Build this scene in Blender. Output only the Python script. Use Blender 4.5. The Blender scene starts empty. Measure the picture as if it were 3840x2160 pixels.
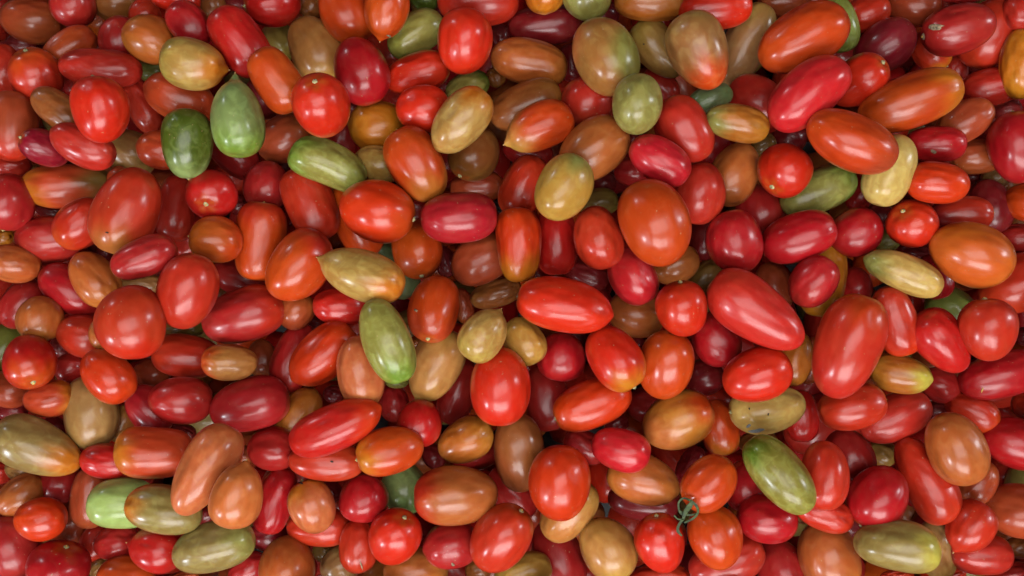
import bpy, math, random
import numpy as np
from mathutils import Matrix, Vector

# ---------------------------------------------------------------- camera, light, exposure
SC = bpy.context.scene
COL = SC.collection
LENS = 32.0
SRC_W, SRC_H = 3840.0, 2160.0
FPX = SRC_W * LENS / 36.0
CAM_Z = 0.43                       # camera height above the reference level of the heap, metres
cam_d = bpy.data.cameras.new('camera'); cam_d.lens = LENS; cam_d.sensor_width = 36.0
cam_d.clip_start = 0.01; cam_d.clip_end = 50.0
cam = bpy.data.objects.new('camera', cam_d); COL.objects.link(cam)
cam.location = (0, 0, CAM_Z); cam.rotation_euler = (0, 0, 0)
SC.camera = cam

W = bpy.data.worlds.new('World'); SC.world = W; W.use_nodes = True
bg = W.node_tree.nodes['Background']
bg.inputs[0].default_value = (0.80, 0.86, 1.0, 1); bg.inputs[1].default_value = 0.012

def area(name, loc, size, power, colour, target=(0, 0, 0), size_y=None):
    l = bpy.data.lights.new(name, 'AREA'); l.energy = power; l.color = colour
    l.shape = 'RECTANGLE'; l.size = size; l.size_y = size_y or size
    o = bpy.data.objects.new(name, l); COL.objects.link(o); o.location = loc
    o.rotation_euler = (Vector(target) - Vector(loc)).to_track_quat('-Z', 'Y').to_euler()
    return o
area('ceiling_light', (0.03, -0.08, 0.92), 0.80, 4.6, (1.0, 0.97, 0.95), (0.0, 0.0, 0), 0.42)
area('window_light', (0.05, -0.85, 0.88), 0.95, 14.0, (1.0, 0.98, 0.97), (0, 0, 0), 0.46)
area('window_light', (-1.45, -1.22, 0.88), 0.26, 14.0, (0.86, 0.93, 1.0), (0, 0, 0), 0.34)
area('window_light', (-1.35, 1.30, 0.66), 0.16, 2.6, (0.86, 0.93, 1.0), (0, 0, 0), 0.20)
area('window_light', (1.90, 0.45, 0.85), 0.26, 9.0, (0.90, 0.95, 1.0), (0, 0, 0), 0.50)

SC.view_settings.view_transform = 'Standard'; SC.view_settings.look = 'None'
SC.view_settings.exposure = 0.52; SC.view_settings.gamma = 1.0
SC.cycles.max_bounces = 6
rng = random.Random(11)

# ---------------------------------------------------------------- the tomatoes as read off the photograph
# "@x y" sets the origin of a 800 x 600 px window of the photograph; then one tomato per line:
# blossom end x y, stem end x y, width (window units), skin colour, how high it lies in the heap, options
DATA = """
@0 0
15 165 560 200 395 SB 4 n
-140 -30 90 100 220 S 2
-120 260 60 270 220 S 3
0 390 320 400 190 D 1
640 -160 690 245 395 SC 5
840 -20 1300 40 400 B 4 
1060 150 1130 570 370 SC 4.5
1130 255 1570 450 410 OB 6 n
1180 200 1430 60 260 SR 4
1370 -60 1800 40 250 R 7
1870 385 1560 60 350 C 7 s
2065 640 1470 530 465 K 9 t=A n N
410 590 850 290 310 SO 6 
565 590 1260 640 340 S 7
430 910 230 458 440 SR 6 s p20 s=O
20 400 40 860 330 S 5
120 1455 100 830 430 SB 7 t=SR
330 840 730 1150 310 B 6
590 680 690 870 180 SC 2
960 1288 850 695 490 R 9 s
1093 620 1420 1190 280 S 6 c n N
1325 765 1910 1000 420 SO 7 n
1255 640 1570 640 240 KP 3
600 1430 205 1250 300 CM 7 s p15
482 1185 1010 1450 350 S 7.5 n
915 1280 1400 1480 390 KB 5
1243 1320 1640 1390 350 SO 7.2 n
1680 985 1710 1622 450 G 9 v s s=L
@760 0
60 -80 120 190 230 B 3
210 -40 380 160 240 D 2
890 20 380 60 385 CR 7 s p10
140 110 530 640 420 CR 7 o
640 200 740 560 320 KD 2
870 180 1200 750 470 KO 6
900 -60 1060 155 230 B 5
1150 -150 1460 355 480 O 7
1605 372 1710 -150 390 O 8 n N
1330 355 1545 940 480 C 8
500 475 850 975 410 O 7 o
290 658 330 1422 470 L 9 n N T s=G2
1150 1240 1000 682 505 R 9 p45 s
500 700 660 1050 420 D 2
520 1400 960 1120 400 SB 5
1470 1640 812 1350 380 P 7 bend s=G2 o
1315 1110 1830 1180 465 A 6 n
1300 900 1420 1060 200 D 1
100 1250 480 1560 340 SC 4
@1520 0
-140 470 330 150 360 KP 6 s=P
30 -120 280 70 230 G 5
290 20 1035 -10 440 SR 6 
510 668 560 75 482 R 9
925 270 1605 190 370 M 5
1270 115 1250 -180 350 A 7 n
1650 135 1660 -170 435 P 7
1600 180 1930 100 260 M 3
778 480 1465 650 405 BO 6
1640 195 1990 832 560 A2 7 
1480 400 1530 740 230 M 3
-180 750 395 570 350 R 7
-85 960 410 1010 420 R 8
370 860 755 715 260 KP 4 s=G
280 1368 725 825 425 K 9 n s=A
770 1080 1410 820 400 B 6
888 1302 1508 1020 420 O 8 t=KO n N
1650 692 1640 1145 470 S 6
1430 1570 1980 1130 510 BO 7
760 1170 490 1610 430 B 5 s p20
880 1310 1330 1440 270 SC 3
780 230 920 410 200 D 1
760 630 880 770 170 B 1
@2280 0
60 10 740 -10 375 BA 7
640 100 1295 50 370 R 7
1365 40 1830 -20 300 SB 4
1060 772 1420 60 400 KB 5 s=K
970 795 680 130 520 KB2 9 c t=O
650 680 250 215 370 KT 6 c
1395 540 2135 150 520 O 8
1500 1110 2125 590 490 CR2 9
1140 720 1570 1150 450 S 5
225 1212 300 668 435 P 8
350 630 600 930 270 S 4
720 1010 1110 810 265 Q 5
880 1440 510 905 480 S 7
890 1050 1455 1180 325 BA 7 t=P
215 1290 720 1620 385 CR2 8
1275 1300 1010 1845 420 BO 6 n
1300 1390 1500 1240 200 KD 4
1480 1230 1800 1260 290 M 2
1760 1370 1450 1720 490 R 8 p35 s
170 1210 280 1310 160 D 2
@3040 0
200 -30 310 475 330 P2 6
300 200 705 50 320 SR 5 s
695 40 1165 70 350 SB 5
1635 200 1035 330 430 SC 7 s3
1740 10 1480 600 480 SR 5
440 600 900 240 430 M2 6
930 330 1235 600 300 SR 5 s s=A
1330 490 1310 820 200 S 3
210 900 655 570 420 R 7 p25 s
470 1070 1330 760 480 O 8 s s=A
-10 1090 755 1470 480 O 9 s=SB
1895 740 1390 830 350 S 5
1615 960 1180 1240 350 SB 6
1500 1240 1650 1070 210 SC 4 s
868 1300 1388 1310 325 C 7
1285 1440 1725 1400 310 SB 5
830 1235 600 1855 420 K2 7
1910 1660 1830 1005 480 C 7 s
1885 265 1910 900 340 A 5
1850 -60 1920 280 280 S 5
1640 1000 1900 1000 220 D 2
1430 580 1760 530 220 D 1
1150 -30 1600 -50 140 SC 3
@0 520
110 315 20 832 450 SC 7 s
-60 250 270 230 240 S 4
200 330 370 270 130 KB 2
1000 420 238 430 390 SO 6 t=KD s=A
330 600 600 680 190 M 2
910 570 555 965 400 SR 7 s s=O
1290 272 1000 1045 540 SR 7.5 s=BO
990 430 1140 270 170 SO 5
1030 1190 1582 960 350 SC 8
1620 328 1560 932 330 S 6 o
1990 290 1830 705 445 CR 8 p58 s
1820 690 1640 1105 290 S 5
2195 960 1726 880 420 OA 8 s t=O
153 910 720 900 410 SC 6 n
-60 900 115 870 170 A 4
-100 1090 348 1170 340 BO 6
310 1260 490 1140 170 S 4
395 1200 890 1540 390 C 6
690 1045 1020 1490 380 BO 6.5 n
1050 1290 1480 1330 210 KB 4
1600 1714 1790 1040 520 SR 8
880 1000 1040 1040 160 D 2
@760 520
620 203 540 655 405 SC 6
1120 905 830 280 440 SR 6.5 o
480 1284 560 573 445 O 7 s o s=SR
650 1430 1090 860 520 O 7.5 s=S
1376 155 1800 300 330 K 6 n
2110 545 1760 -80 480 O 8 s t=BA
1520 1070 1280 388 430 O 6 s
1245 570 1918 740 545 RO 9 s s=O
1600 950 1900 1430 340 Q 3
1030 1078 1815 1370 440 K 9 s=A n N
100 1180 590 1330 340 SC 3
250 650 410 560 170 D 1
@1520 520
60 720 150 1264 445 O 6 s p25
138 745 835 685 465 C2 8
400 450 890 420 290 SB 3
1190 160 950 705 400 SR 6
1290 725 1570 155 490 KA 8 s=P
1045 1297 1000 625 402 RO 8 o t=A
1350 610 1378 1236 375 CR 6.5 o
1670 615 1830 1182 440 SR 8
435 1240 940 950 440 SB 6
1430 1140 1840 1310 270 M 3
590 1470 1050 1330 250 B 3
1560 600 1930 560 250 KD 2
1650 380 1910 420 220 D 1
280 960 420 1250 200 D 1
@2280 520
50 300 390 300 270 SC 3
570 1140 270 380 610 O 9
880 213 770 777 455 S 7
1300 420 1430 890 420 SC 5
1210 1222 1090 646 490 C 8
1405 1010 2045 780 430 C 7.5
410 1240 815 1050 310 BO 5
90 1010 360 1490 410 CR2 7.5
750 1420 990 1120 250 KD 3
900 640 850 1110 270 M 3
1440 1120 1560 1570 340 SB 4
1700 1490 2020 1100 400 C2 8
@3040 520
-250 620 380 330 390 P 6 s=G2
370 640 530 370 250 SC 3
190 970 615 730 420 C 6.5
610 1010 785 840 210 KP 3
1060 950 790 600 420 R 7.5 p50 s
1413 430 890 370 370 RO 7
1085 710 1625 670 335 SR 6 s t=M
1560 370 1680 865 380 M 4.5
1580 430 1760 260 230 KB 3
1110 920 1802 1170 540 OA 8.5
498 1075 1172 1350 330 K2 8 n t=P
1050 1050 1190 1450 300 C 5
790 1000 1100 1070 220 D 2
1090 1390 1460 1720 400 PD 3
1765 530 2150 620 340 O 5.5
1700 880 2060 930 280 SC 4
1570 1460 2170 1180 500 SR 5
400 1160 420 1510 275 SC 5
540 600 750 810 220 D 1
180 930 50 1615 400 A 6
1380 330 1560 360 160 M 2
@0 1040
60 440 350 40 360 SC 5
380 168 350 584 390 BO 7
130 430 -60 850 330 PD 4
225 515 312 1003 440 CR 8 p40 s s=O
530 460 970 590 370 SR 6
790 800 508 850 285 SC 5.5 s
1200 68 1200 748 595 SR 8 lobe s=R
890 370 970 655 230 BO 7
790 690 1170 1095 410 RO 7.5
1220 840 1540 900 280 SB 4
1990 750 1388 680 390 SR 6
1490 470 1850 440 190 KD 4 s
-130 960 268 1060 325 SB 5
235 1130 655 1060 325 SO 7 s=A
780 890 860 1560 460 KB 6.5 t=KB
1200 1000 1510 1395 370 C2 6
1358 1100 1920 1130 430 SC 7.5
1190 1150 1060 1490 260 KO 5
-20 1210 240 1200 190 M 2
480 560 620 710 170 D 2
@760 1040
12 450 730 230 480 SC 7 s=SR
745 452 940 150 340 SB 6
1000 250 1495 275 340 CR 7
1530 200 1815 958 425 P3 9 s=G2 s4
930 415 730 1033 380 SC 5.5
820 940 1350 460 440 RO 7 n
1390 528 1470 1188 412 SO2 8
492 780 -5 760 320 KO 8 s=O
510 560 580 920 270 SB 3
80 1230 775 1070 480 C3 6.5
1010 1005 750 1490 360 BA 6 n
1615 1175 805 1530 420 CR 8 n t=RO
1090 1050 1280 1070 170 M 3
1690 960 1770 1310 270 SC 3
1650 940 1870 920 150 KP 5
900 380 1110 430 140 M 3
@1520 1040
330 -10 190 578 450 O 7.5 p25 s s=SO
862 278 560 738 395 K 8.5 n N
960 380 1200 775 365 KA 8
1887 350 1005 170 480 R 9 s n
1450 500 1370 942 435 C 6.5
870 633 850 1348 548 R 8
103 1147 440 480 450 KO2 7 n N
560 750 390 1330 330 SC 3
1220 790 1330 1392 400 SC 4
1720 470 2080 1000 460 R 8 s s=A
2035 1000 1350 1285 420 RO 7.5 s
150 1105 110 1538 392 CR 7
30 610 180 570 130 BO 2
490 100 560 420 180 SB 1
@2280 1040
0 260 510 400 410 BO 5
700 538 650 28 458 R 8.5 s p15
1735 600 945 20 520 RS 9 c
860 330 1090 790 420 C 6
450 1100 600 485 490 O 7.5 p20 s
700 960 1040 840 330 M 4
1050 990 1650 770 480 R 8
1740 490 1640 985 310 BA 6
1740 1020 1760 1490 300 CR 5
1780 1150 1105 1230 415 K2 7 s
320 1430 945 1160 500 A3 7 s=O
960 1110 1060 1610 335 O 5 s=A
1860 540 1800 970 210 SB 2
-20 1380 170 1270 180 M 2
@3040 1040
165 1085 510 165 560 SR 8.5 s=O t=RS
670 90 870 697 370 SR 7 s o s=RO
1370 840 1000 325 425 CR 7 c
1630 757 1575 186 490 SR 8 s
1370 970 2080 800 400 C 6
600 938 625 630 210 BO 6 n
1083 930 550 820 345 BA 6.5 n t=Y
990 890 1330 1060 300 SC 5
80 1240 668 1110 400 SR 7 s
470 1410 1060 1120 400 S 6
1250 1110 1680 1320 300 SR 5.5 s s=O
1830 1150 2110 1160 270 SR 4
1050 1180 1240 1210 160 D 2
1850 530 2010 540 170 D 3
@0 1560
705 450 -25 120 460 K3 8 c t=A
60 440 355 520 230 KB 5
-120 500 110 520 210 S 4
560 420 530 792 375 SC 5
726 380 1200 440 315 CR 6.5 n
1140 480 1390 570 190 S 5
1720 350 1062 300 455 SO 7 s=A o
1630 860 2090 105 470 SO2 8 c
1430 800 813 785 445 LG 6.5
1815 930 1152 770 420 K3 7.5 s=A
840 450 800 1010 340 SB 5
10 850 385 590 345 BO 5
150 920 592 940 378 RO 7
740 760 560 1160 340 SB 4
40 900 190 1470 480 SC 5
370 1160 570 1120 140 KB 3
450 1640 610 1148 530 C 7 p35 s
900 980 830 1320 270 S 4
865 1180 1240 1120 325 SC 5
1152 1150 1650 1250 405 CR 6.5 n N
1585 1280 2285 1090 430 K3 8 s=P
890 1440 1390 1490 390 O 6
840 1450 970 1310 170 KB 5
1520 1490 1810 1460 140 SB 4
420 20 590 170 160 M 2
1800 960 1940 820 180 M 3
1560 110 1770 170 140 D 2
@760 1560
400 405 225 1000 455 OK 8 n N
410 280 860 310 395 SC 6
780 400 1470 420 345 SR 6.5
1995 240 1395 400 415 O 7 s s=A
760 485 560 1043 330 C 6.5 o
1085 1048 900 583 405 SO2 8 s s=A
765 1000 1340 1010 340 SR 5.5
1480 528 1430 962 438 C 7
1760 420 1900 885 400 L 5
1630 1330 1850 860 460 R 8 p45 s
1420 940 1400 1418 345 SR 6.5
760 1088 770 1650 475 BO 6
430 1090 770 1050 310 M 3
250 1460 570 1300 270 SC 4
1110 1470 1370 1220 330 KB 4
1100 600 1230 770 190 M 3
320 300 450 410 180 SB 3
390 910 480 880 130 KB 4
1000 1190 1190 1260 190 KD 2
@1520 1560
315 350 775 90 390 BA 7
1055 685 1000 -20 442 B2 6.5
170 270 350 450 210 M 3
840 700 72 740 515 BO 8 s=SR
800 480 1140 910 360 SC 3.5
1400 942 1400 263 560 RO 9
1290 1110 1660 600 430 KO 6.5
1450 170 1800 380 280 SC 5
670 1370 1060 840 505 SR 8 p25 s
155 1210 660 1130 420 SC 6 n
1680 950 1990 1460 480 KO2 7
810 1490 1325 1340 330 KA 5
1290 940 1480 1610 450 SC 4
540 1400 780 1380 200 B 3
-200 1400 395 1390 430 BO 5.5
@2280 1560
-145 230 380 370 375 CR2 8
645 680 0 470 440 BO 6.5 n
0 740 650 800 340 M 3
1095 390 735 830 430 O 8
1055 1375 890 820 475 O 7.5
520 1412 430 886 430 R 8 p25 s
1230 400 1250 872 372 C 6
1170 900 1708 960 435 C 6.5
1810 840 1295 215 440 PG 9 s=G3
740 1430 1410 1190 420 S 5.5
1480 1125 1660 1660 445 SC 5
190 1500 745 1450 260 SR 5
1180 250 1530 210 180 B 3
830 280 670 610 220 M 3
1680 930 1800 880 140 KB 4
@3040 1560
130 225 120 852 420 SR 7
60 960 270 1580 540 BO 6
-140 800 368 960 310 SR 6 n
250 130 450 620 430 SC 5
1180 -5 1460 602 485 BO 8
1630 420 1410 775 300 SB 5.5
850 215 1230 940 430 SR 7 c
770 478 450 1000 500 C 7.5 s
415 1120 1147 1240 450 K3 8 s=Y
1080 950 1190 1470 310 KB 5
1300 1243 1570 785 385 SR 7 n N
1280 1240 1800 1260 365 S 6
1590 820 2150 890 480 SB 6
1760 1200 2010 1180 200 B 3
1585 150 2150 340 450 C 6
550 240 750 420 240 KD 2
1650 1470 2000 1400 200 SC 4
1330 1400 1560 1460 110 KP 4
470 1460 1100 1440 110 SR 4
1220 1460 1400 1400 120 SR 4
"""
K = 800.0 / 1932.0

PAL = {  # sRGB skin colours
 'R': (222, 44, 21), 'RO': (222, 58, 18), 'RS': (211, 46, 34), 'O': (214, 72, 21), 'OA': (224, 98, 34), 'OK': (214, 116, 54),
 'SO': (208, 73, 36), 'SO2': (212, 112, 62), 'S': (202, 47, 34), 'SR': (210, 52, 29), 'SC': (188, 38, 36),
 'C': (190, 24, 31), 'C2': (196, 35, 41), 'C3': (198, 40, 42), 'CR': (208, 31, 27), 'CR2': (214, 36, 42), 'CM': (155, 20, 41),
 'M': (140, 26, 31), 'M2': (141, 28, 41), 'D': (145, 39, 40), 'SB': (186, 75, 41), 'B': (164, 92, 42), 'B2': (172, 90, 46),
 'BO': (196, 102, 46), 'BA': (192, 108, 38), 'A': (218, 124, 32), 'A3': (202, 124, 44), 'A2': (164, 112, 54), 'K': (186, 142, 70), 'K2': (216, 174, 92),
 'K3': (160, 130, 70), 'KT': (166, 124, 62), 'KA': (196, 140, 60), 'KB': (188, 132, 76), 'KB2': (168, 112, 60), 'KO': (206, 134, 66),
 'KO2': (206, 138, 70), 'KD': (152, 112, 54), 'KP': (154, 142, 66), 'P': (150, 144, 70), 'P2': (130, 138, 62), 'P3': (158, 146, 66),
 'PD': (122, 130, 54), 'PG': (150, 132, 54), 'Q': (122, 132, 92), 'G': (84, 104, 30), 'G2': (124, 152, 54), 'G3': (84, 112, 20),
 'L': (142, 160, 92), 'LG': (172, 192, 104), 'OB': (200, 100, 40), 'Y': (206, 188, 74), 'Z': (226, 196, 90)}
def lin(c):
    c = np.array(c, float) / 255.0
    return np.where(c <= 0.04045, c / 12.92, ((c + 0.055) / 1.055) ** 2.4)
PAL = {k: lin(v) * 0.52 for k, v in PAL.items()}
MOTTLE = {'K': .9, 'K2': .8, 'K3': .7, 'KT': .4, 'KA': .6, 'KB': .5, 'KB2': .7, 'KO': .5, 'KO2': .5, 'L': 1., 'LG': .5, 'P': .9,
          'P2': .7, 'P3': .9, 'PG': 1., 'G': 1., 'SO2': .5, 'BO': .35, 'BA': .35, 'B': .3, 'A': .4, 'A2': .6, 'A3': .5, 'OK': .4, 'KP': .6}

class T:            # one tomato
    pass
toms = []
ox = oy = 0
for line in DATA.strip().splitlines():
    f = line.split()
    if f[0].startswith('@'):
        ox, oy = float(f[0][1:]), float(f[1]); continue
    t = T()
    x1, y1, x2, y2, w = [float(v) * K for v in f[:5]]
    t.tip = np.array((ox + x1, oy + y1)); t.stem = np.array((ox + x2, oy + y2)); t.w = w * 1.03
    t.col = f[5]; t.lev = float(f[6]); t.opt = f[7:]
    t.pitch = None; t.scol = t.tcol = None
    for o in t.opt:
        if o[0] == 'p': t.pitch = math.radians(float(o[1:]))
        if o.startswith('s='): t.scol = o[2:]
        if o.startswith('t='): t.tcol = o[2:]
    toms.append(t)
NT = len(toms)

# ---------------------------------------------------------------- place them: each ray gives a direction, the heap gives the distance
G = 4.0                                     # photograph pixels per cell of the working grid
MARG = 640.0                                # the heap goes on outside the frame
gw, gh = int((SRC_W + 2 * MARG) / G), int((SRC_H + 2 * MARG) / G)
def ray(p):
    return np.array(((p[0] - SRC_W / 2) / FPX, -(p[1] - SRC_H / 2) / FPX, -1.0))

def set_frame(t):
    """orientation and true proportions from the apparent outline"""
    c = (t.tip + t.stem) / 2; t.c = c
    d = ray(c); n = -d / np.linalg.norm(d)          # towards the camera
    ax2 = t.stem - t.tip; t.lapp = float(np.hypot(*ax2))
    e = np.array((ax2[0], -ax2[1], 0.0)) / max(t.lapp, 1e-6)
    e1 = e - n * e.dot(n); e1 /= np.linalg.norm(e1)
    if t.pitch is None:
        lay = math.asin(max(-1, min(1, -e1[2] / max(1e-6, math.hypot(e1[2], n[2])))))  # pitch at which it lies level
        t.pitch = 0.6 * lay + math.radians(rng.uniform(-9, 9))
    p = t.pitch
    ratio2 = max((t.lapp ** 2 - (t.w * math.sin(p)) ** 2) / math.cos(p) ** 2, (0.9 * t.w) ** 2)
    t.ltrue = min(math.sqrt(ratio2), 2.6 * t.w)
    t.axis = e1 * math.cos(p) + n * math.sin(p)     # from blossom end to stem end
    t.n = n

def cover(t):
    """grid cells covered and half thickness along the ray (photograph px)"""
    a, b = t.ltrue / 2, t.w / 2; p = t.pitch
    R = max(t.lapp, t.w) / 2 + 4
    x0 = int((t.c[0] - R + MARG) / G); x1 = int((t.c[0] + R + MARG) / G) + 2
    y0 = int((t.c[1] - R + MARG) / G); y1 = int((t.c[1] + R + MARG) / G) + 2
    x0, y0 = max(x0, 0), max(y0, 0); x1, y1 = min(x1, gw), min(y1, gh)
    if x1 <= x0 or y1 <= y0: return None
    xs = (np.arange(x0, x1) + .5) * G - MARG - t.c[0]; ys = (np.arange(y0, y1) + .5) * G - MARG - t.c[1]
    X, Y = np.meshgrid(xs, ys)
    e = (t.stem - t.tip) / max(t.lapp, 1e-6)
    u = X * e[0] + Y * e[1]; v = -X * e[1] + Y * e[0]
    # ellipsoid: ((u cp + z sp)/a)^2 + ((-u sp + z cp)/b)^2 + (v/b)^2 = 1
    cp, sp = math.cos(p), math.sin(p)
    A = (sp / a) ** 2 + (cp / b) ** 2
    B = 2 * u * (cp * sp / a ** 2 - cp * sp / b ** 2)
    Cc = (u * cp / a) ** 2 + (u * sp / b) ** 2 + (v / b) ** 2 - 1
    D = B * B - 4 * A * Cc
    m = D > 0
    s = np.sqrt(np.where(m, D, 0))
    return (slice(y0, y1), slice(x0, x1)), m, (-B + s) / (2 * A), (-B - s) / (2 * A)

STEP, PEN = 0.0088, 0.0016
NEAR = np.full((gh, gw), -9.0); FAR = np.full((gh, gw), 9.0); IDX = np.full((gh, gw), -1, int)
for t in toms: set_frame(t)
order = sorted(range(NT), key=lambda i: toms[i].lev)
for i in order:
    t = toms[i]
    cv = cover(t)
    h = t.lev * STEP - 0.044
    if cv is not None:
        sl, m, zn, zf = cv
        for _ in range(3):
            s = (CAM_Z - h) / FPX
            if m.any():
                need = float(np.max(np.where(m, NEAR[sl] - zf * s, -9)))
                h = max(t.lev * STEP - 0.044, need - PEN)
        s = (CAM_Z - h) / FPX
        N, F, I = NEAR[sl], FAR[sl], IDX[sl]
        up = m & (h + zn * s > N)
        N[up] = (h + zn * s)[up]; I[up] = i
        F[m] = np.minimum(F, h + zf * s)[m]
    t.h = h
    t.s = (CAM_Z - h) / FPX
    t.pos = ray(t.c) * (CAM_Z - h) + np.array((0, 0, CAM_Z))
gx0, gy0 = int(MARG / G), int(MARG / G)
INFR = IDX[gy0:gy0 + int(SRC_H / G), gx0:gx0 + int(SRC_W / G)]
VIS = np.bincount(INFR[INFR >= 0].ravel(), minlength=NT)
for i, t in enumerate(toms): t.vis = int(VIS[i])

# the deeper layers and the heap beyond the frame: too many to count
extra = []
def new_tom(c, w, L, ang, col, pitch):
    t = T(); e = np.array((math.cos(ang), math.sin(ang))) * L / 2
    t.tip, t.stem, t.w, t.col, t.opt = c + e, c - e, w, col, []
    t.scol = t.tcol = None; t.pitch = pitch; t.lev = 0; t.vis = 0
    set_frame(t); return t
cols = ['SC', 'S', 'SR', 'C', 'SB', 'BO', 'O', 'R', 'SC', 'S', 'M', 'K3', 'CR']
# around the frame
for k in range(2000):
    c = np.array((rng.uniform(-MARG + 60, SRC_W + MARG - 60), rng.uniform(-MARG + 60, SRC_H + MARG - 60)))
    w = rng.uniform(140, 190); L = w * rng.uniform(1.15, 1.6)
    t = new_tom(c, w, L, rng.uniform(0, 6.28), rng.choice(cols), None)
    sl, m, zn, zf = cover(t)
    x0 = sl[1].start * G - MARG; x1 = sl[1].stop * G - MARG; y0 = sl[0].start * G - MARG; y1 = sl[0].stop * G - MARG
    if x1 > -6 and x0 < SRC_W + 6 and y1 > -6 and y0 < SRC_H + 6: continue
    cov = (NEAR[sl][m] > -5).mean()
    if cov > 0.55: continue
    h = rng.uniform(-0.012, 0.004) 
    s = (CAM_Z - h) / FPX
    h = max(h, float(np.max(np.where(m, NEAR[sl] - zf * s, -9))) - PEN)
    if h > 0.03: continue
    N, F = NEAR[sl], FAR[sl]
    up = m & (h + zn * s > N); N[up] = (h + zn * s)[up]; F[m] = np.minimum(F, h + zf * s)[m]
    t.h = h; t.s = (CAM_Z - h) / FPX; t.pos = ray(t.c) * (CAM_Z - h) + np.array((0, 0, CAM_Z)); extra.append(t)
# underneath
low = 0
for pas in range(3):
    pts = []
    for k in range(4200):
        c = np.array((rng.uniform(-MARG + 40, SRC_W + MARG - 40), rng.uniform(-MARG + 40, SRC_H + MARG - 40)))
        if any((c[0] - q[0]) ** 2 + (c[1] - q[1]) ** 2 < 128 ** 2 for q in pts): continue
        w = rng.uniform(145, 185); L = w * rng.uniform(1.2, 1.6)
        t = new_tom(c, w, L, rng.uniform(0, 6.28), rng.choice(cols), None)
        sl, m, zn, zf = cover(t)
        h = -0.044
        for _ in range(2):
            s = (CAM_Z - h) / FPX
            h = min(-0.044, float(np.min(np.where(m, FAR[sl] - zn * s, 9))) + PEN)
        if h < -0.100: continue
        pts.append(c)
        F = FAR[sl]; F[m] = np.minimum(F, h + zf * s)[m]
        low = min(low, h)
        t.h = h; t.s = (CAM_Z - h) / FPX; t.pos = ray(t.c) * (CAM_Z - h) + np.array((0, 0, CAM_Z)); extra.append(t)
FLOOR = low - 0.011

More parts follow.
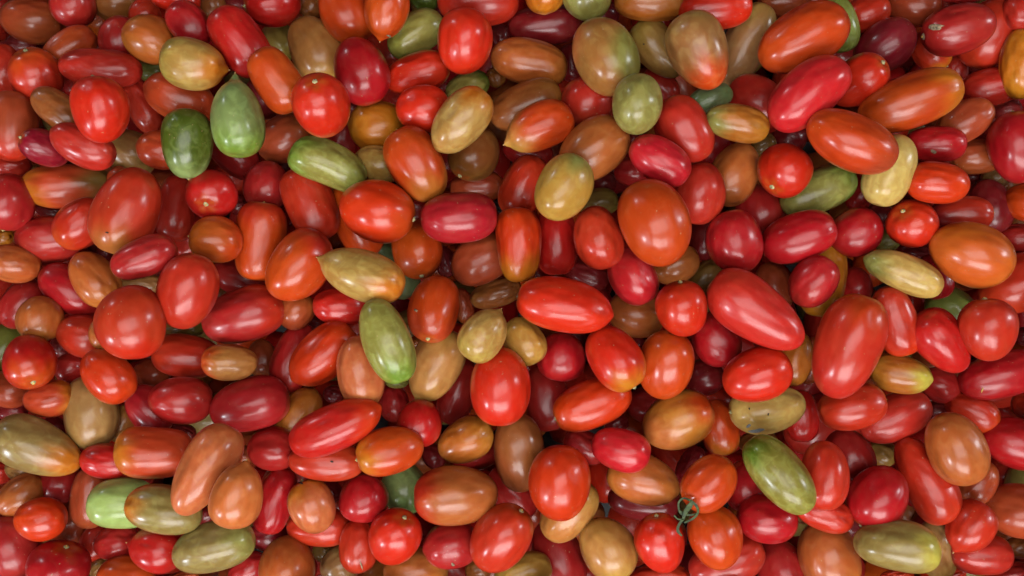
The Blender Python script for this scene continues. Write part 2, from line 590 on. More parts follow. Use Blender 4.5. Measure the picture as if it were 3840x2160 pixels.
# ---------------------------------------------------------------- materials
def nodes(name):
    m = bpy.data.materials.new(name); m.use_nodes = True
    nt = m.node_tree; b = nt.nodes['Principled BSDF']
    return m, nt, b
def add(nt, kind, **kw):
    n = nt.nodes.new(kind)
    for k, v in kw.items(): setattr(n, k, v)
    return n
def skin_material():
    m, nt, b = nodes('tomato_skin'); L = nt.links.new
    tint = add(nt, 'ShaderNodeAttribute', attribute_name='tint')
    loc = add(nt, 'ShaderNodeAttribute', attribute_name='loc')
    mp = add(nt, 'ShaderNodeMapping'); mp.inputs['Scale'].default_value = (1.1, 2.4, 2.4)
    L(loc.outputs['Vector'], mp.inputs['Vector'])
    st = add(nt, 'ShaderNodeTexNoise'); st.inputs['Scale'].default_value = 1.5; st.inputs['Detail'].default_value = 2.0; st.inputs['Roughness'].default_value = 0.6
    L(mp.outputs[0], st.inputs['Vector'])
    cl = add(nt, 'ShaderNodeTexNoise'); cl.inputs['Scale'].default_value = 2.2; cl.inputs['Detail'].default_value = 5.0; cl.inputs['Distortion'].default_value = 1.2
    L(loc.outputs['Vector'], cl.inputs['Vector'])
    # longitudinal streaks, a little lighter and darker
    r1 = add(nt, 'ShaderNodeMapRange'); r1.inputs[1].default_value = .3; r1.inputs[2].default_value = .7; r1.inputs[3].default_value = .94; r1.inputs[4].default_value = 1.06
    L(st.outputs['Fac'], r1.inputs[0])
    mul = add(nt, 'ShaderNodeVectorMath', operation='SCALE'); L(tint.outputs['Color'], mul.inputs[0]); L(r1.outputs[0], mul.inputs['Scale'])
    # paler flesh showing through in cloudy veins where the skin is thin
    r2 = add(nt, 'ShaderNodeMapRange'); r2.inputs[1].default_value = .44; r2.inputs[2].default_value = .66; r2.inputs[3].default_value = 0; r2.inputs[4].default_value = .62
    L(cl.outputs['Fac'], r2.inputs[0])
    mm = add(nt, 'ShaderNodeMath', operation='MULTIPLY'); L(r2.outputs[0], mm.inputs[0]); L(tint.outputs['Alpha'], mm.inputs[1])
    pale = add(nt, 'ShaderNodeVectorMath', operation='MULTIPLY_ADD')
    L(mul.outputs[0], pale.inputs[0]); pale.inputs[1].default_value = (1.1, 1.25, 1.3); pale.inputs[2].default_value = (.06, .06, .02)
    mx = add(nt, 'ShaderNodeMix', data_type='RGBA'); L(mm.outputs[0], mx.inputs['Factor']); L(mul.outputs[0], mx.inputs['A']); L(pale.outputs[0], mx.inputs['B'])
    # tiny pale specks and scuffs
    sp = add(nt, 'ShaderNodeTexNoise'); sp.inputs['Scale'].default_value = 9.0; sp.inputs['Detail'].default_value = 2.0
    L(loc.outputs['Vector'], sp.inputs['Vector'])
    r3 = add(nt, 'ShaderNodeMapRange'); r3.inputs[1].default_value = .715; r3.inputs[2].default_value = .76; r3.inputs[3].default_value = 0; r3.inputs[4].default_value = .5
    L(sp.outputs['Fac'], r3.inputs[0])
    mx2 = add(nt, 'ShaderNodeMix', data_type='RGBA'); L(r3.outputs[0], mx2.inputs['Factor']); L(mx.outputs['Result'], mx2.inputs['A']); mx2.inputs['B'].default_value = (.35, .22, .12, 1)
    L(mx2.outputs['Result'], b.inputs['Base Color'])
    rr = add(nt, 'ShaderNodeMapRange'); rr.inputs[1].default_value = .3; rr.inputs[2].default_value = .7; rr.inputs[3].default_value = .30; rr.inputs[4].default_value = .42
    L(cl.outputs['Fac'], rr.inputs[0]); L(rr.outputs[0], b.inputs['Roughness'])
    b.inputs['IOR'].default_value = 1.27
    b.inputs['Subsurface Weight'].default_value = 0.12
    b.inputs['Subsurface Radius'].default_value = (1.0, 0.35, 0.15); b.inputs['Subsurface Scale'].default_value = 0.003
    b.inputs['Coat Weight'].default_value = 0.60; b.inputs['Coat Roughness'].default_value = 0.20; b.inputs['Coat IOR'].default_value = 1.4
    bp = add(nt, 'ShaderNodeBump'); bp.inputs['Strength'].default_value = 0.8; bp.inputs['Distance'].default_value = 0.0030
    mp2 = add(nt, 'ShaderNodeMapping'); mp2.inputs['Scale'].default_value = (0.8, 1.5, 1.5); L(loc.outputs['Vector'], mp2.inputs['Vector'])
    bn = add(nt, 'ShaderNodeTexNoise'); bn.inputs['Scale'].default_value = 1.0; bn.inputs['Detail'].default_value = 1.0; L(mp2.outputs[0], bn.inputs['Vector'])
    L(bn.outputs['Fac'], bp.inputs['Height']); L(bp.outputs[0], b.inputs['Normal'])
    return m
SKIN = skin_material()
def plain(name, colours, rough, scale=800.0):
    m, nt, b = nodes(name); L = nt.links.new
    tc = add(nt, 'ShaderNodeTexCoord'); n = add(nt, 'ShaderNodeTexNoise'); n.inputs['Scale'].default_value = scale; n.inputs['Detail'].default_value = 4
    L(tc.outputs['Object'], n.inputs['Vector'])
    r = add(nt, 'ShaderNodeValToRGB'); L(n.outputs['Fac'], r.inputs[0])
    for k, c in enumerate(colours):
        e = r.color_ramp.elements[k] if k < 2 else r.color_ramp.elements.new(.5)
        e.position = .32 + .36 * k / max(1, len(colours) - 1); e.color = tuple(lin(c)) + (1,)
    L(r.outputs[0], b.inputs['Base Color']); b.inputs['Roughness'].default_value = rough
    return m
SCAR = plain('dry_stem_scar', [(118, 118, 78), (172, 164, 118)], .8)
CORK = plain('corky_ring', [(196, 168, 84), (176, 120, 60)], .7)
DRYSCAR = plain('dark_stem_scar', [(70, 62, 46), (150, 128, 100)], .9)
NIB = plain('blossom_nib', [(150, 110, 60), (176, 140, 90)], .6)
LEAF = plain('green_sepal', [(26, 38, 18), (62, 78, 38)], .75, 500.0)
ASH = plain('grey_smudge', [(120, 124, 122), (86, 90, 92)], .9)
SOOT = plain('black_fleck', [(24, 20, 16), (46, 36, 28)], .9)
TRAY = plain('clear_grey_plastic', [(62, 64, 66), (88, 90, 92)], .25, 30.0)

# ---------------------------------------------------------------- tomato mesh
NS, NR = 30, 24
PH = np.linspace(0, 2 * math.pi, NS, endpoint=False)
TH = np.linspace(0, math.pi, NR + 1)[1:-1]
def sm(a, b, x):
    k = np.clip((x - a) / (b - a), 0, 1); return k * k * (3 - 2 * k)
def tomato_arrays(t, r):
    """local +X = stem end, -X = blossom end; returns verts, tint, loc"""
    a, b = t.ltrue / 2 * t.s, t.w / 2 * t.s
    ex = r.uniform(2.2, 2.4)
    if 'o' in t.opt: ex = 2.9
    if t.ltrue < 1.35 * t.w: ex = 2.08
    skew = r.uniform(.03, .10)
    if 'c' in t.opt: skew = .19
    if 'n' in t.opt: skew = .08 if 'N' not in t.opt else .15; ex = 2.25
    if 'v' in t.opt: skew = -.14
    if 'T' in t.opt: skew = .24; ex = 2.15
    lob = r.uniform(.008, .026) if 'lobe' not in t.opt else .035
    nl = r.choice((2, 3, 3, 4)); p0 = r.uniform(0, 6.28); p1 = r.uniform(0, 6.28); p2 = r.uniform(0, 6.28)
    amp2 = r.uniform(.012, .035)
    th = np.concatenate(([0.0], TH, [math.pi]))
    u = np.cos(th); v = np.sin(th)                       # u: +1 stem .. -1 tip
    if ex > 2: # fuller, blocky ends
        k = (np.abs(u) ** ex + np.abs(v) ** ex) ** (-1 / ex); u, v = u * k, v * k
    rad = v * (1 + skew * u)
    rad = rad / rad.max()
    ux = u.copy()
    if 'n' in t.opt:                                     # drawn out into a small point
        q = np.exp(-(v / .20) ** 2) * (u < 0); ux = ux - (.05 if 'N' not in t.opt else .15 if 'T' not in t.opt else .24) * q
        ux = np.where(ux < 0, ux / max(1, np.abs(ux).max()), ux)
    dim = np.exp(-(v / .20) ** 2) * (u > 0)
    ux = ux - (.055 if 's' in t.opt or 's2' in t.opt or 's3' in t.opt else .03) * dim
    U, P = np.meshgrid(ux, PH, indexing='ij'); RR = np.repeat(rad[:, None], NS, 1)
    V = np.repeat(v[:, None], NS, 1)
    wob = 1 + lob * np.cos(nl * P + p0) * V + amp2 * np.sin(2.2 * U + p1) * np.cos(P + p2) + .007 * np.sin(5 * P + 2 * U + p1) * V + .012 * np.cos(3.1 * U + p2)
    RR = RR * wob
    X = U * a; Y = RR * np.cos(P) * b; Z = RR * np.sin(P) * b
    bend = r.uniform(-.09, .09)
    if 'bend' in t.opt: bend = .20
    Y = Y + bend * b * (U ** 2 - .4)
    v3 = np.stack((X, Y, Z), -1)
    # skin colour: the fruit's own ripeness, not light
    var = np.array([r.uniform(.94, 1.06) for _ in range(3)])
    main = PAL[t.col] * var
    wv = U + .13 * np.sin(3 * P + p0) + .08 * np.sin(7 * P + p1)
    C = np.broadcast_to(main, U.shape + (3,)).copy()
    def mix(C, col, w): return C * (1 - w[..., None]) + col * w[..., None]
    if t.scol: C = mix(C, PAL[t.scol], sm(.25, .95, wv))
    elif r.random() < .5: C = mix(C, main * np.array((1.06, 1.5, 1.1)), .6 * sm(.2, .95, wv))
    if t.tcol: C = mix(C, PAL[t.tcol], sm(.10, .85, -wv))
    elif r.random() < .3: C = mix(C, main * np.array((1.04, 1.35, 1.05)), .5 * sm(.3, .95, -wv))
    pv = np.cos(P - p2) * .6 + .55 * np.sin(1.9 * U + p1) + .2 * np.sin(4 * P + 2 * U + p0)
    if t.col in MOTTLE: C = mix(C, C * np.array(r.choice(((1.10, .84, .66), (.92, 1.0, .85), (1.08, 1.08, 1.15)))), .5 * sm(.1, .9, pv))
    else: C = mix(C, C * np.array(r.choice(((1.0, 1.6, 1.0), (.95, 1.4, 1.1), (.97, .75, 1.1), (1.06, 1.5, 1.0)))), .5 * sm(.1, .9, pv))
    if t.col in ('A2', 'A3'):
        pt = np.cos(P - 1.2) * .8 + .5 * np.sin(2.3 * U + .6)
        C = mix(C, PAL['P2'], .75 * sm(.35, .9, pt)); C = mix(C, PAL['SO2'], .6 * sm(.3, .9, -pt))
    if 's' in t.opt and t.col not in ('L', 'G', 'K2'):
        C = mix(C, PAL['OA'] * .9, .75 * sm(.90, .99, U + .02 * np.sin(5 * P)))
        C = mix(C, PAL['Z'], .6 * sm(.965, .995, U))
    if 'n' in t.opt: C = mix(C, C * np.array((1.1, 1.3, 1.3)), .6 * sm(.9, .99, -U))
    al = MOTTLE.get(t.col, .12)
    off = np.array([r.uniform(0, 60) for _ in range(3)])
    loc = np.stack((U * a / b, RR * np.cos(P), RR * np.sin(P)), -1) + off
    tint = np.concatenate((C, np.full(U.shape + (1,), al)), -1)
    # merge the poles into single vertices
    def pack(A): return np.concatenate((A[0].mean(0, keepdims=True), A[1:-1].reshape(-1, A.shape[-1]), A[-1].mean(0, keepdims=True)))
    return pack(v3), pack(tint), pack(loc)
FACES = []
for j in range(NS): FACES.append((0, 1 + j, 1 + (j + 1) % NS))
for i in range(NR - 2):
    for j in range(NS):
        q = 1 + i * NS; k = (j + 1) % NS
        FACES.append((q + j, q + NS + j, q + NS + k, q + k))
q = 1 + (NR - 2) * NS
for j in range(NS): FACES.append((q + j, q + NS, q + (j + 1) % NS))

def build_mesh(name, V, F, tint=None, loc=None, mat=None):
    me = bpy.data.meshes.new(name); me.from_pydata(V.tolist() if hasattr(V, 'tolist') else V, [], F)
    if tint is not None:
        at = me.attributes.new('tint', 'FLOAT_COLOR', 'POINT'); at.data.foreach_set('color', np.asarray(tint, np.float32).ravel())
        at = me.attributes.new('loc', 'FLOAT_VECTOR', 'POINT'); at.data.foreach_set('vector', np.asarray(loc, np.float32).ravel())
    me.shade_smooth()
    if mat: me.materials.append(mat)
    return me
def frame(t, r):
    X = Vector(t.axis); Zr = Vector(t.n); Y = Zr.cross(X).normalized(); Z = X.cross(Y).normalized()
    if 'bend' not in t.opt:
        k = r.uniform(0, 6.28); Y, Z = Y * math.cos(k) + Z * math.sin(k), Z * math.cos(k) - Y * math.sin(k)
    M = Matrix((X, Y, Z)).transposed().to_4x4(); M.translation = Vector(t.pos); return M
def child(name, V, F, mat, parent):
    o = bpy.data.objects.new(name, build_mesh(name, V, F, mat=mat)); COL.objects.link(o); o.parent = parent; return o
def disc(x, rad, r, rough=.18, rise=.0004, rings=3, n=14):
    V = [(x + rise * .2, 0, 0)]; F = []
    for k in range(1, rings + 1):
        for j in range(n):
            q = rad * k / rings * (1 + (rough * r.uniform(-1, 1) if k == rings else 0)); ph = 6.2832 * j / n
            V.append((x + (rise if k == rings - 1 else (-.0003 if k == rings else rise * .5)), q * math.cos(ph), q * math.sin(ph)))
    for j in range(n): F.append((0, 1 + j, 1 + (j + 1) % n))
    for k in range(rings - 1):
        for j in range(n):
            p = 1 + k * n; F.append((p + j, p + n + j, p + n + (j + 1) % n, p + (j + 1) % n))
    return V, F

things = set(sorted(range(NT), key=lambda i: -toms[i].vis)[:300])
stuffV, stuffT, stuffL, stuffF = [], [], [], []
def to_stuff(t, r):
    V, tint, loc = tomato_arrays(t, r); M = np.array(frame(t, r))
    n0 = sum(len(v) for v in stuffV)
    stuffV.append(V @ M[:3, :3].T + M[:3, 3]); stuffT.append(tint); stuffL.append(loc)
    stuffF.extend(tuple(k + n0 for k in f) for f in FACES)
for i, t in enumerate(toms):
    r = random.Random(i * 7 + 3); t.obj = None
    if i not in things:
        to_stuff(t, r); continue
    V, tint, loc = tomato_arrays(t, r)
    o = bpy.data.objects.new('tomato', build_mesh('tomato', V, FACES, tint, loc, SKIN)); COL.objects.link(o)
    o.matrix_world = frame(t, r); t.obj = o
    a, b = t.ltrue / 2 * t.s, t.w / 2 * t.s
    if 's' in t.opt or 's2' in t.opt or 's3' in t.opt:
        xs = float(V[0, 0])
        rim = V[1 + NS:1 + 2 * NS]; yc = V[0, 1]; zc = V[0, 2]
        big = 1.0 if 's3' not in t.opt else 1.7
        Vd, F = disc(xs + .0004, b * .095 * big, r); Vd = [(x, y + yc, z + zc) for x, y, z in Vd]
        sc = child('stem_scar', Vd, F, DRYSCAR if 's3' in t.opt else SCAR, o)
        Vd, F = disc(xs + .0009, b * .042 * big, r, .3, .0003, 2, 9); Vd = [(x, y + yc, z + zc) for x, y, z in Vd]
        child('stem_core', Vd, F, DRYSCAR if r.random() < .4 else CORK, sc)
    if 'N' in t.opt:
        xs = float(V[-1, 0]); yc, zc = V[-1, 1], V[-1, 2]
        n = 8; Vn = []; F = []
        for k, (dx, q) in enumerate(((.0010, .045), (.0002, .034), (-.0003, .020))):
            for j in range(n): Vn.append((xs + dx, yc + b * q * math.cos(6.2832 * j / n), zc + b * q * math.sin(6.2832 * j / n)))
        Vn.append((xs - .0005, yc, zc))
        for k in range(2):
            for j in range(n): F.append((k * n + j, k * n + (j + 1) % n, k * n + n + (j + 1) % n, k * n + n + j))
        for j in range(n): F.append((2 * n + j, 2 * n + (j + 1) % n, 3 * n))
        child('blossom_nib', Vn, F, NIB, o)
for k, t in enumerate(extra): to_stuff(t, random.Random(5000 + k))
so = bpy.data.objects.new('buried_tomatoes', build_mesh('buried_tomatoes', np.concatenate(stuffV), stuffF, np.concatenate(stuffT), np.concatenate(stuffL), SKIN))
COL.objects.link(so)
so['kind'] = 'stuff'; so['label'] = 'red and orange tomatoes buried deeper in the heap'; so['category'] = 'tomatoes'

# ---------------------------------------------------------------- the plastic liner under the heap
n = 60; V = []; F = []
for i in range(n + 1):
    for j in range(n + 1):
        x = -1.2 + 2.4 * i / n; y = -1.2 + 2.4 * j / n
        V.append((x, y, FLOOR - .004 + .0025 * math.sin(31 * x + 9 * y) * math.cos(23 * y - 12 * x)))
for i in range(n):
    for j in range(n): F.append((i * (n + 1) + j, (i + 1) * (n + 1) + j, (i + 1) * (n + 1) + j + 1, i * (n + 1) + j + 1))
me = build_mesh('ground', V, F, mat=TRAY); g = bpy.data.objects.new('ground', me); COL.objects.link(g); g['kind'] = 'structure'

# ---------------------------------------------------------------- small marks and the one calyx that is left on
bpy.context.view_layer.update()
DG = bpy.context.evaluated_depsgraph_get()
def pick(px, py):
    """what the photograph's pixel falls on"""
    d = Vector(ray((px, py))); ok, p, nrm, _, ob, _ = SC.ray_cast(DG, Vector((0, 0, CAM_Z)), d.normalized())
    return (bpy.data.objects.get(ob.name), p, nrm) if ok else (None, None, None)
def win(ox, oy, x, y): return ox + x * K, oy + y * K
def mark(name, ox, oy, x, y, rx, ry, ang, mat):
    px, py = win(ox, oy, x, y); ob, p, nrm = pick(px, py)
    if ob is None or not ob.name.startswith('tomato'): return
    rr_ = random.Random(int(x * 7 + y)); inv = ob.matrix_world.inverted(); V = [tuple(inv @ (p + nrm * .0004))]; n = 11
    for ring, (q, h) in enumerate(((.6, .0004), (1.0, .00015))):        # laid on the skin point by point
        for j in range(n):
            k = q * (1 + (.35 * rr_.uniform(-1, 1) if ring else 0)); ph = 6.2832 * j / n
            a_, b_ = rx * k * math.cos(ph), ry * k * math.sin(ph)
            o2, p2, n2 = pick(*win(ox, oy, x + a_ * math.cos(ang) - b_ * math.sin(ang), y + a_ * math.sin(ang) + b_ * math.cos(ang)))
            if o2 is not ob: p2, n2 = p, nrm
            V.append(tuple(inv @ (p2 + n2 * h)))
    F = [(0, 1 + j, 1 + (j + 1) % n) for j in range(n)] + [(1 + j, 1 + n + j, 1 + n + (j + 1) % n, 1 + (j + 1) % n) for j in range(n)]
    child(name, V, F, mat, ob)
mark('dark_fleck', 0, 520, 970, 850, 16, 6, .3, SOOT)
mark('dark_fleck', 760, 1560, 1172, 415, 16, 7, .2, SOOT)
mark('dark_fleck', 2280, 0, 325, 400, 8, 7, 0, SOOT)
mark('dark_fleck', 3040, 0, 1115, 1370, 26, 15, .5, DRYSCAR)
mark('dark_fleck', 2280, 1040, 1450, 1240, 8, 13, .2, SOOT)
mark('dark_fleck', 2280, 1040, 1280, 1190, 6, 11, -.3, SOOT)
mark('grey_smudge', 2280, 1040, 1345, 1388, 62, 18, -.1, ASH)
mark('grey_smudge', 2280, 1040, 1275, 1345, 22, 16, -.6, ASH)
mark('dark_fleck', 1520, 1560, 430, 1345, 18, 13, .6, DRYSCAR)
mark('dark_fleck', 760, 0, 1690, 325, 22, 10, .4, DRYSCAR)
mark('dark_fleck', 1520, 1040, 98, 300, 18, 12, .6, DRYSCAR)
mark('dried_sepal', 3040, 0, 1125, 245, 85, 24, .05, DRYSCAR)
mark('dry_shaving', 3040, 1040, 1555, 1020, 7, 22, .4, CORK)
mark('dark_crack', 760, 1560, 1437, 1350, 6, 46, -.3, DRYSCAR)
mark('dark_fleck', 760, 1560, 885, 605, 26, 12, .5, SOOT)

cal_t = min((t for t in toms if t.obj), key=lambda t: np.hypot(*(t.c - np.array(win(2280, 1560, 930, 620)))))
co = cal_t.obj; cinv = co.matrix_world.inverted()
def world_at(x, y, lift):
    ob, p, nrm = pick(*win(2280, 1560, x, y)); d = Vector(ray(win(2280, 1560, x, y))); h = p.z + lift
    return Vector((0, 0, CAM_Z)) + d * (CAM_Z - h)
zmax = max(world_at(x, y, 0).z for x, y in ((745, 790), (690, 830), (760, 880), (690, 920)))
def ribbon(name, pts, widths, parent, lifts):
    P = []
    for (x, y), l in zip(pts, lifts):
        d = Vector(ray(win(2280, 1560, x, y))); base = world_at(x, y, 0).z
        h = max(base + .0012, zmax - .004) + l
        P.append(Vector((0, 0, CAM_Z)) + d * (CAM_Z - h))
    Q = []; Wd = []                                      # smooth the path
    for i in range(len(P) - 1):
        a = P[max(i - 1, 0)]; b, c = P[i], P[i + 1]; e = P[min(i + 2, len(P) - 1)]
        for k in range(4):
            u = k / 4; Q.append(.5 * ((2 * b) + (c - a) * u + (2 * a - 5 * b + 4 * c - e) * u * u + (3 * b - a - 3 * c + e) * u ** 3)); Wd.append(widths[i] * (1 - u) + widths[i + 1] * u)
    Q.append(P[-1]); Wd.append(widths[-1])
    V = []; F = []
    for i, p in enumerate(Q):
        tan = (Q[min(i + 1, len(Q) - 1)] - Q[max(i - 1, 0)]).normalized(); side = tan.cross(Vector((0, 0, 1))).normalized(); up = side.cross(tan)
        w = Wd[i] * .5
        for j in range(6):
            ph = 6.2832 * j / 6; V.append(tuple(cinv @ (p + side * (w * math.cos(ph)) + up * (max(w * .35, .00022) * math.sin(ph) + .0004 * math.cos(ph) ** 2))))
    for i in range(len(Q) - 1):
        for j in range(6): F.append((i * 6 + j, i * 6 + (j + 1) % 6, i * 6 + 6 + (j + 1) % 6, i * 6 + 6 + j))
    F.append(tuple(range(5, -1, -1))); F.append(tuple(range((len(Q) - 1) * 6, len(Q) * 6)))
    return child(name, V, F, LEAF, parent)
calyx = ribbon('calyx', [(765, 770), (735, 815), (700, 870), (680, 930)], (.0012, .0026, .0020, .0010), co, (.001, .0025, .003, .002))
for pts, wd in (
    ([(750, 765), (685, 742), (638, 785), (648, 865), (690, 900)], (0.0010, 0.0009, 0.0008, 0.0009, 0.0010)),
    ([(750, 765), (800, 815), (812, 870), (770, 925), (690, 965)], (0.0010, 0.0012, 0.0010, 0.0010, 0.0006)),
    ([(640, 850), (690, 885), (750, 895), (805, 880)], (0.0006, 0.0008, 0.0008, 0.0006)),
    ([(680, 930), (640, 985), (632, 1040), (668, 1085)], (0.0010, 0.0012, 0.0014, 0.0006)),
    ([(680, 935), (632, 932), (597, 897)], (0.0008, 0.0006, 0.0006))):
    ribbon('sepal', pts, wd, calyx, (.0015,) * len(pts))

# ---------------------------------------------------------------- what each tomato is called
CN = {'R': 'bright red', 'RO': 'orange red', 'RS': 'bright red', 'O': 'orange', 'OA': 'amber orange', 'OB': 'brownish orange', 'OK': 'light orange', 'SO': 'salmon orange', 'SO2': 'peach orange',
 'S': 'dusky red', 'SR': 'tomato red', 'SC': 'dull crimson', 'C': 'deep crimson', 'C2': 'pinkish crimson', 'C3': 'pinkish crimson', 'CR': 'crimson red', 'CR2': 'pinkish red', 'CM': 'magenta red',
 'M': 'dark maroon', 'M2': 'maroon', 'D': 'dark red', 'SB': 'reddish brown', 'B': 'brown', 'B2': 'brown', 'BO': 'orange brown', 'BA': 'amber brown', 'A': 'amber', 'A2': 'olive tan', 'A3': 'orange and olive', 'K': 'yellow tan',
 'K2': 'pale yellow', 'K3': 'olive tan', 'KT': 'tan', 'KA': 'golden tan', 'KB': 'pale brown', 'KB2': 'tan', 'KO': 'tan orange', 'KO2': 'tan orange', 'KD': 'dull olive brown', 'KP': 'dull olive', 'P': 'olive green', 'P2': 'olive green',
 'P3': 'olive green', 'PD': 'dark olive', 'PG': 'green and tan', 'Q': 'grey green', 'G': 'dark green', 'G2': 'green', 'L': 'pale green', 'LG': 'light green'}
LM = [  # place in the photograph (2576 px wide copy), label, short reference
 (490, 160, 'glossy yellow tan tomato ending in a pointed orange tip', 'the tan tomato with orange tip'),
 (595, 290, 'pale green tomato drawn out into a sharp nipple', 'the nippled pale green tomato'),
 (466, 360, 'dark green streaked tomato with yellowish stem end', 'the dark green tomato'),
 (820, 400, 'bent olive green tomato with a lime stem end', 'the bent green tomato'),
 (1160, 300, 'yellow tan oval tomato lying across two red ones', 'the yellow tan oval tomato'),
 (1522, 135, 'plump tomato blotched orange and olive, beside a tan pear-shaped one', 'the blotched olive orange tomato'),
 (1605, 260, 'pale olive green egg-shaped tomato next to a red one', 'the pale olive egg-shaped tomato'),
 (1745, 125, 'tan pear-shaped tomato with a narrow orange end', 'the tan pear-shaped tomato'),
 (2245, 430, 'pale yellow tomato wedged under a large orange one', 'the wedged pale yellow tomato'),
 (2060, 490, 'olive tomato with a bright green shoulder', 'the green-shouldered olive tomato'),
 (2270, 690, 'slender pale yellow tomato tapering to an olive point', 'the slender yellow tomato'),
 (905, 687, 'yellow tan tomato with a small beaked tip', 'the beaked tan tomato'),
 (975, 860, 'long olive green tomato with a lime yellow end', 'the long olive green tomato'),
 (1205, 840, 'small yellow tan tomato with a nippled top', 'the small nippled tan tomato'),
 (1320, 850, 'small golden tan tomato without a point', 'the small golden tomato'),
 (1408, 470, 'golden tan oval tomato with an olive shoulder', 'the olive-shouldered golden tomato'),
 (1933, 1047, 'pale yellow tomato with grey smudge and black flecks', 'the smudged yellow tomato'),
 (1963, 1190, 'long tan tomato with a dark green shoulder', 'the green-shouldered tan tomato'),
 (2255, 1390, 'long olive tan tomato with a yellow rimmed end', 'the yellow-rimmed olive tomato'),
 (287, 1265, 'light green smooth tomato tucked under an olive brown one', 'the light green tomato'),
 (415, 1275, 'olive tan dented tomato with an amber end', 'the dented olive tomato'),
 (537, 1378, 'large olive yellow oval tomato beside a red pointed one', 'the large olive yellow tomato'),
 (95, 1120, 'olive tan tomato tapering to an amber end', 'the tapering olive tomato'),
 (2270, 940, 'amber brown tomato with a bright yellow pointed end', 'the yellow-pointed brown tomato'),
 (545, 600, 'orange tomato with a yellow streaked stem end', 'the yellow-streaked orange tomato'),
 (575, 908, 'small tan orange tomato resting on red ones', 'the small tan orange tomato'),
 (1790, 1215, 'orange tomato with a curled green calyx left on', 'the tomato with green calyx'),
 (1420, 767, 'long bright red creased tomato with a blunt point', 'the long creased red tomato'),
 (1648, 558, 'large plump orange tomato with smooth skin', 'the large plump orange tomato'),
 (1900, 780, 'large bright red tomato tapering to one end', 'the large tapering red tomato'),
 (2290, 255, 'long orange tomato with an amber stem end', 'the long amber-ended tomato'),
 (2128, 870, 'very large tomato red oblong tomato', 'the very large oblong tomato'),
 (325, 520, 'large bulging tomato red fruit with a black fleck', 'the large black-flecked tomato'),
 (1400, 1200, 'large smooth orange red egg-shaped tomato', 'the large egg-shaped red tomato'),
 (2400, 80, 'large dull crimson tomato with a dried stem scar', 'the tomato with dried scar'),
 (1257, 980, 'big round bright red tomato under two small tan ones', 'the big round red tomato'),
 (2440, 640, 'big amber orange plump tomato', 'the big amber tomato'),
 (330, 810, 'big lobed red tomato, nearly round', 'the big lobed red tomato'),
 (845, 1087, 'long glossy crimson red tomato with a pointed end', 'the long pointed crimson tomato'),
 (1145, 1245, 'large orange brown tomato with a red blunt end', 'the large red-ended brown tomato'),
 (2405, 1130, 'large smooth orange brown egg-shaped tomato', 'the large orange brown egg-shaped tomato'),
 (1855, 310, 'small amber brown tomato with an olive end', 'the small olive-ended tomato'),
 (790, 120, 'tan orange plump tomato with blurred markings', 'the plump tan orange tomato'),
 (905, 175, 'deep crimson plump egg-shaped tomato beside a tan one', 'the plump crimson tomato'),
 (1170, 100, 'bright red glossy round tomato beside an olive green one', 'the glossy round red tomato'),
 (2015, 95, 'large orange oval tomato beside an olive green one', 'the large orange oval tomato'),
 (255, 275, 'bright red glossy egg-shaped tomato above a magenta one', 'the glossy egg-shaped red tomato'),
 (2030, 237, 'long pinkish crimson red tomato with broad sheen', 'the long pinkish red tomato'),
 (1155, 545, 'pinkish crimson oval tomato with a dusty bloom', 'the dusty pink oval tomato'),
 (950, 530, 'big round orange red tomato with a pale stem dot', 'the big orange red tomato'),
 (515, 1180, 'peach orange tomato tapering to a blunt tip', 'the tapering peach tomato')]
GROUP = 'small plum and cherry tomatoes heaped together'
lm = {}
for x, y, lab, ref in LM:
    lab = lab.replace('above a magenta one', 'beside a dusky pointed one')
    i = int(INFR[int(y * SRC_W / 2576 / G), int(x * SRC_W / 2576 / G)])
    if i >= 0 and toms[i].obj and i not in lm: lm[i] = (lab, ref)
    else: print('landmark miss', x, y, i)
masks = {}
for i, t in enumerate(toms):
    if t.obj:
        cv = cover(t)
        mk = np.zeros((gh, gw), bool) if i in lm else None
        ii = np.argwhere(cv[1]) + np.array((cv[0][0].start, cv[0][1].start)); t.cells = ii
        if mk is not None: mk[ii[:, 0], ii[:, 1]] = True; masks[i] = mk
def relation(i, j):
    t = toms[i]; ov = masks[j][t.cells[:, 0], t.cells[:, 1]].sum()
    if ov > 14: return 0, ('resting on' if t.h > toms[j].h else 'partly under')
    d = np.hypot(*(t.c - toms[j].c)) - (t.lapp + t.w + toms[j].lapp + toms[j].w) / 8 * 1.0
    return d, ('beside' if d < 75 else 'near')
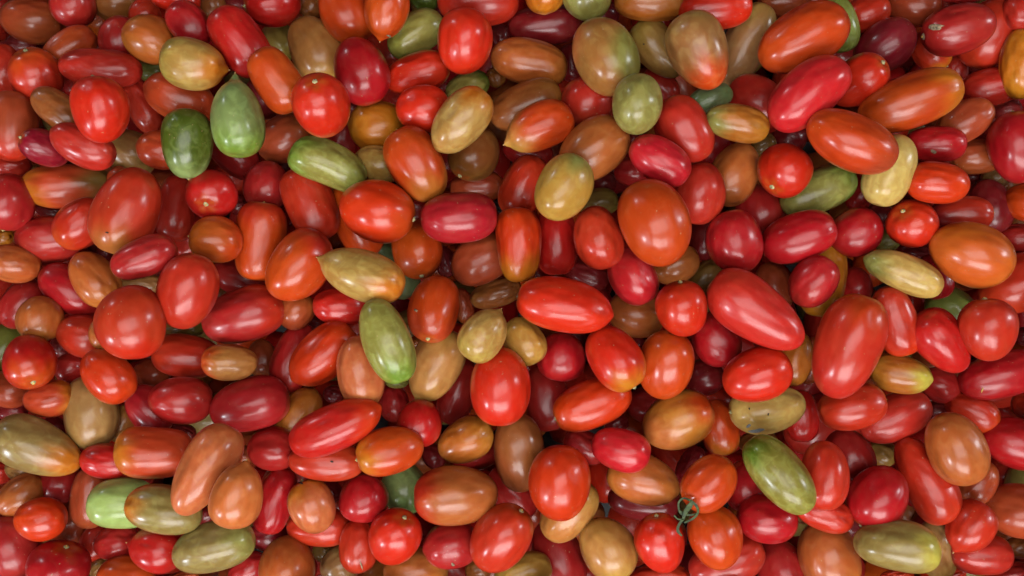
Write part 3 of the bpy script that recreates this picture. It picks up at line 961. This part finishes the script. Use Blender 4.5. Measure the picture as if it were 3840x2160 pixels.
def look(t, lvl):
    q = t.ltrue / t.w
    shape = 'round' if q < 1.13 else 'oval' if q < 1.45 else 'oblong' if q < 1.8 else 'long'
    if 'c' in t.opt: shape = 'tapering'
    if 'n' in t.opt: shape = 'pointed'
    size = 'small ' if t.w * t.s < .0165 else 'large ' if t.w * t.s > .0225 else ''
    ex = ''
    if lvl > 0 and 's' in t.opt: ex = ' with stem scar'
    return (size if lvl > 0 else '') + CN[t.col] + ' ' + shape + ' tomato' + ex
info = {}
for i, t in enumerate(toms):
    if t.obj and i not in lm:
        rel = sorted([(relation(i, j), j) for j in lm], key=lambda k: (k[0][0], np.hypot(*(t.c - toms[k[1]].c))))[:5]
        info[i] = rel
def cands(i):
    t = toms[i]; rel = info[i]
    for lvl in (0, 1):
        for (d, w), j in rel[:2]:
            if d < 75 or j == rel[0][1]: yield look(t, lvl) + ' ' + w + ' ' + lm[j][1]
    for a in range(4):
        for b in range(a + 1, 5):
            for lvl in (0, 1):
                yield look(t, lvl) + ' between ' + lm[rel[a][1]][1] + ' and ' + lm[rel[b][1]][1]
def touching(i):
    t = toms[i]; nb = sorted((j for j in range(NT) if toms[j].obj and j != i and j not in lm), key=lambda j: np.hypot(*(t.c - toms[j].c)))[:4]
    (d, w), j = info[i][0]
    for k in nb: yield CN[t.col] + ' tomato ' + w + ' ' + lm[j][1] + ' beside ' + ('an ' if CN[toms[k].col][0] in 'aeo' else 'a ') + CN[toms[k].col] + ' one'
todo = sorted(info, key=lambda i: -toms[i].vis)
labels = {i: v[0] for i, v in lm.items()}
allc = {i: [c for c in list(cands(i)) + list(touching(i)) if len(c.split()) <= 16] for i in todo}
count = {}
for i in todo:
    for c in set(allc[i]): count[c] = count.get(c, 0) + 1
for i in todo:                                           # a wording that fits no other tomato, if there is one
    one = [c for c in allc[i] if count[c] == 1]
    labels[i] = one[0] if one else allc[i][0]
for i, lab in labels.items():
    o = toms[i].obj; o['label'] = lab; o['category'] = 'tomato'; o['group'] = GROUP
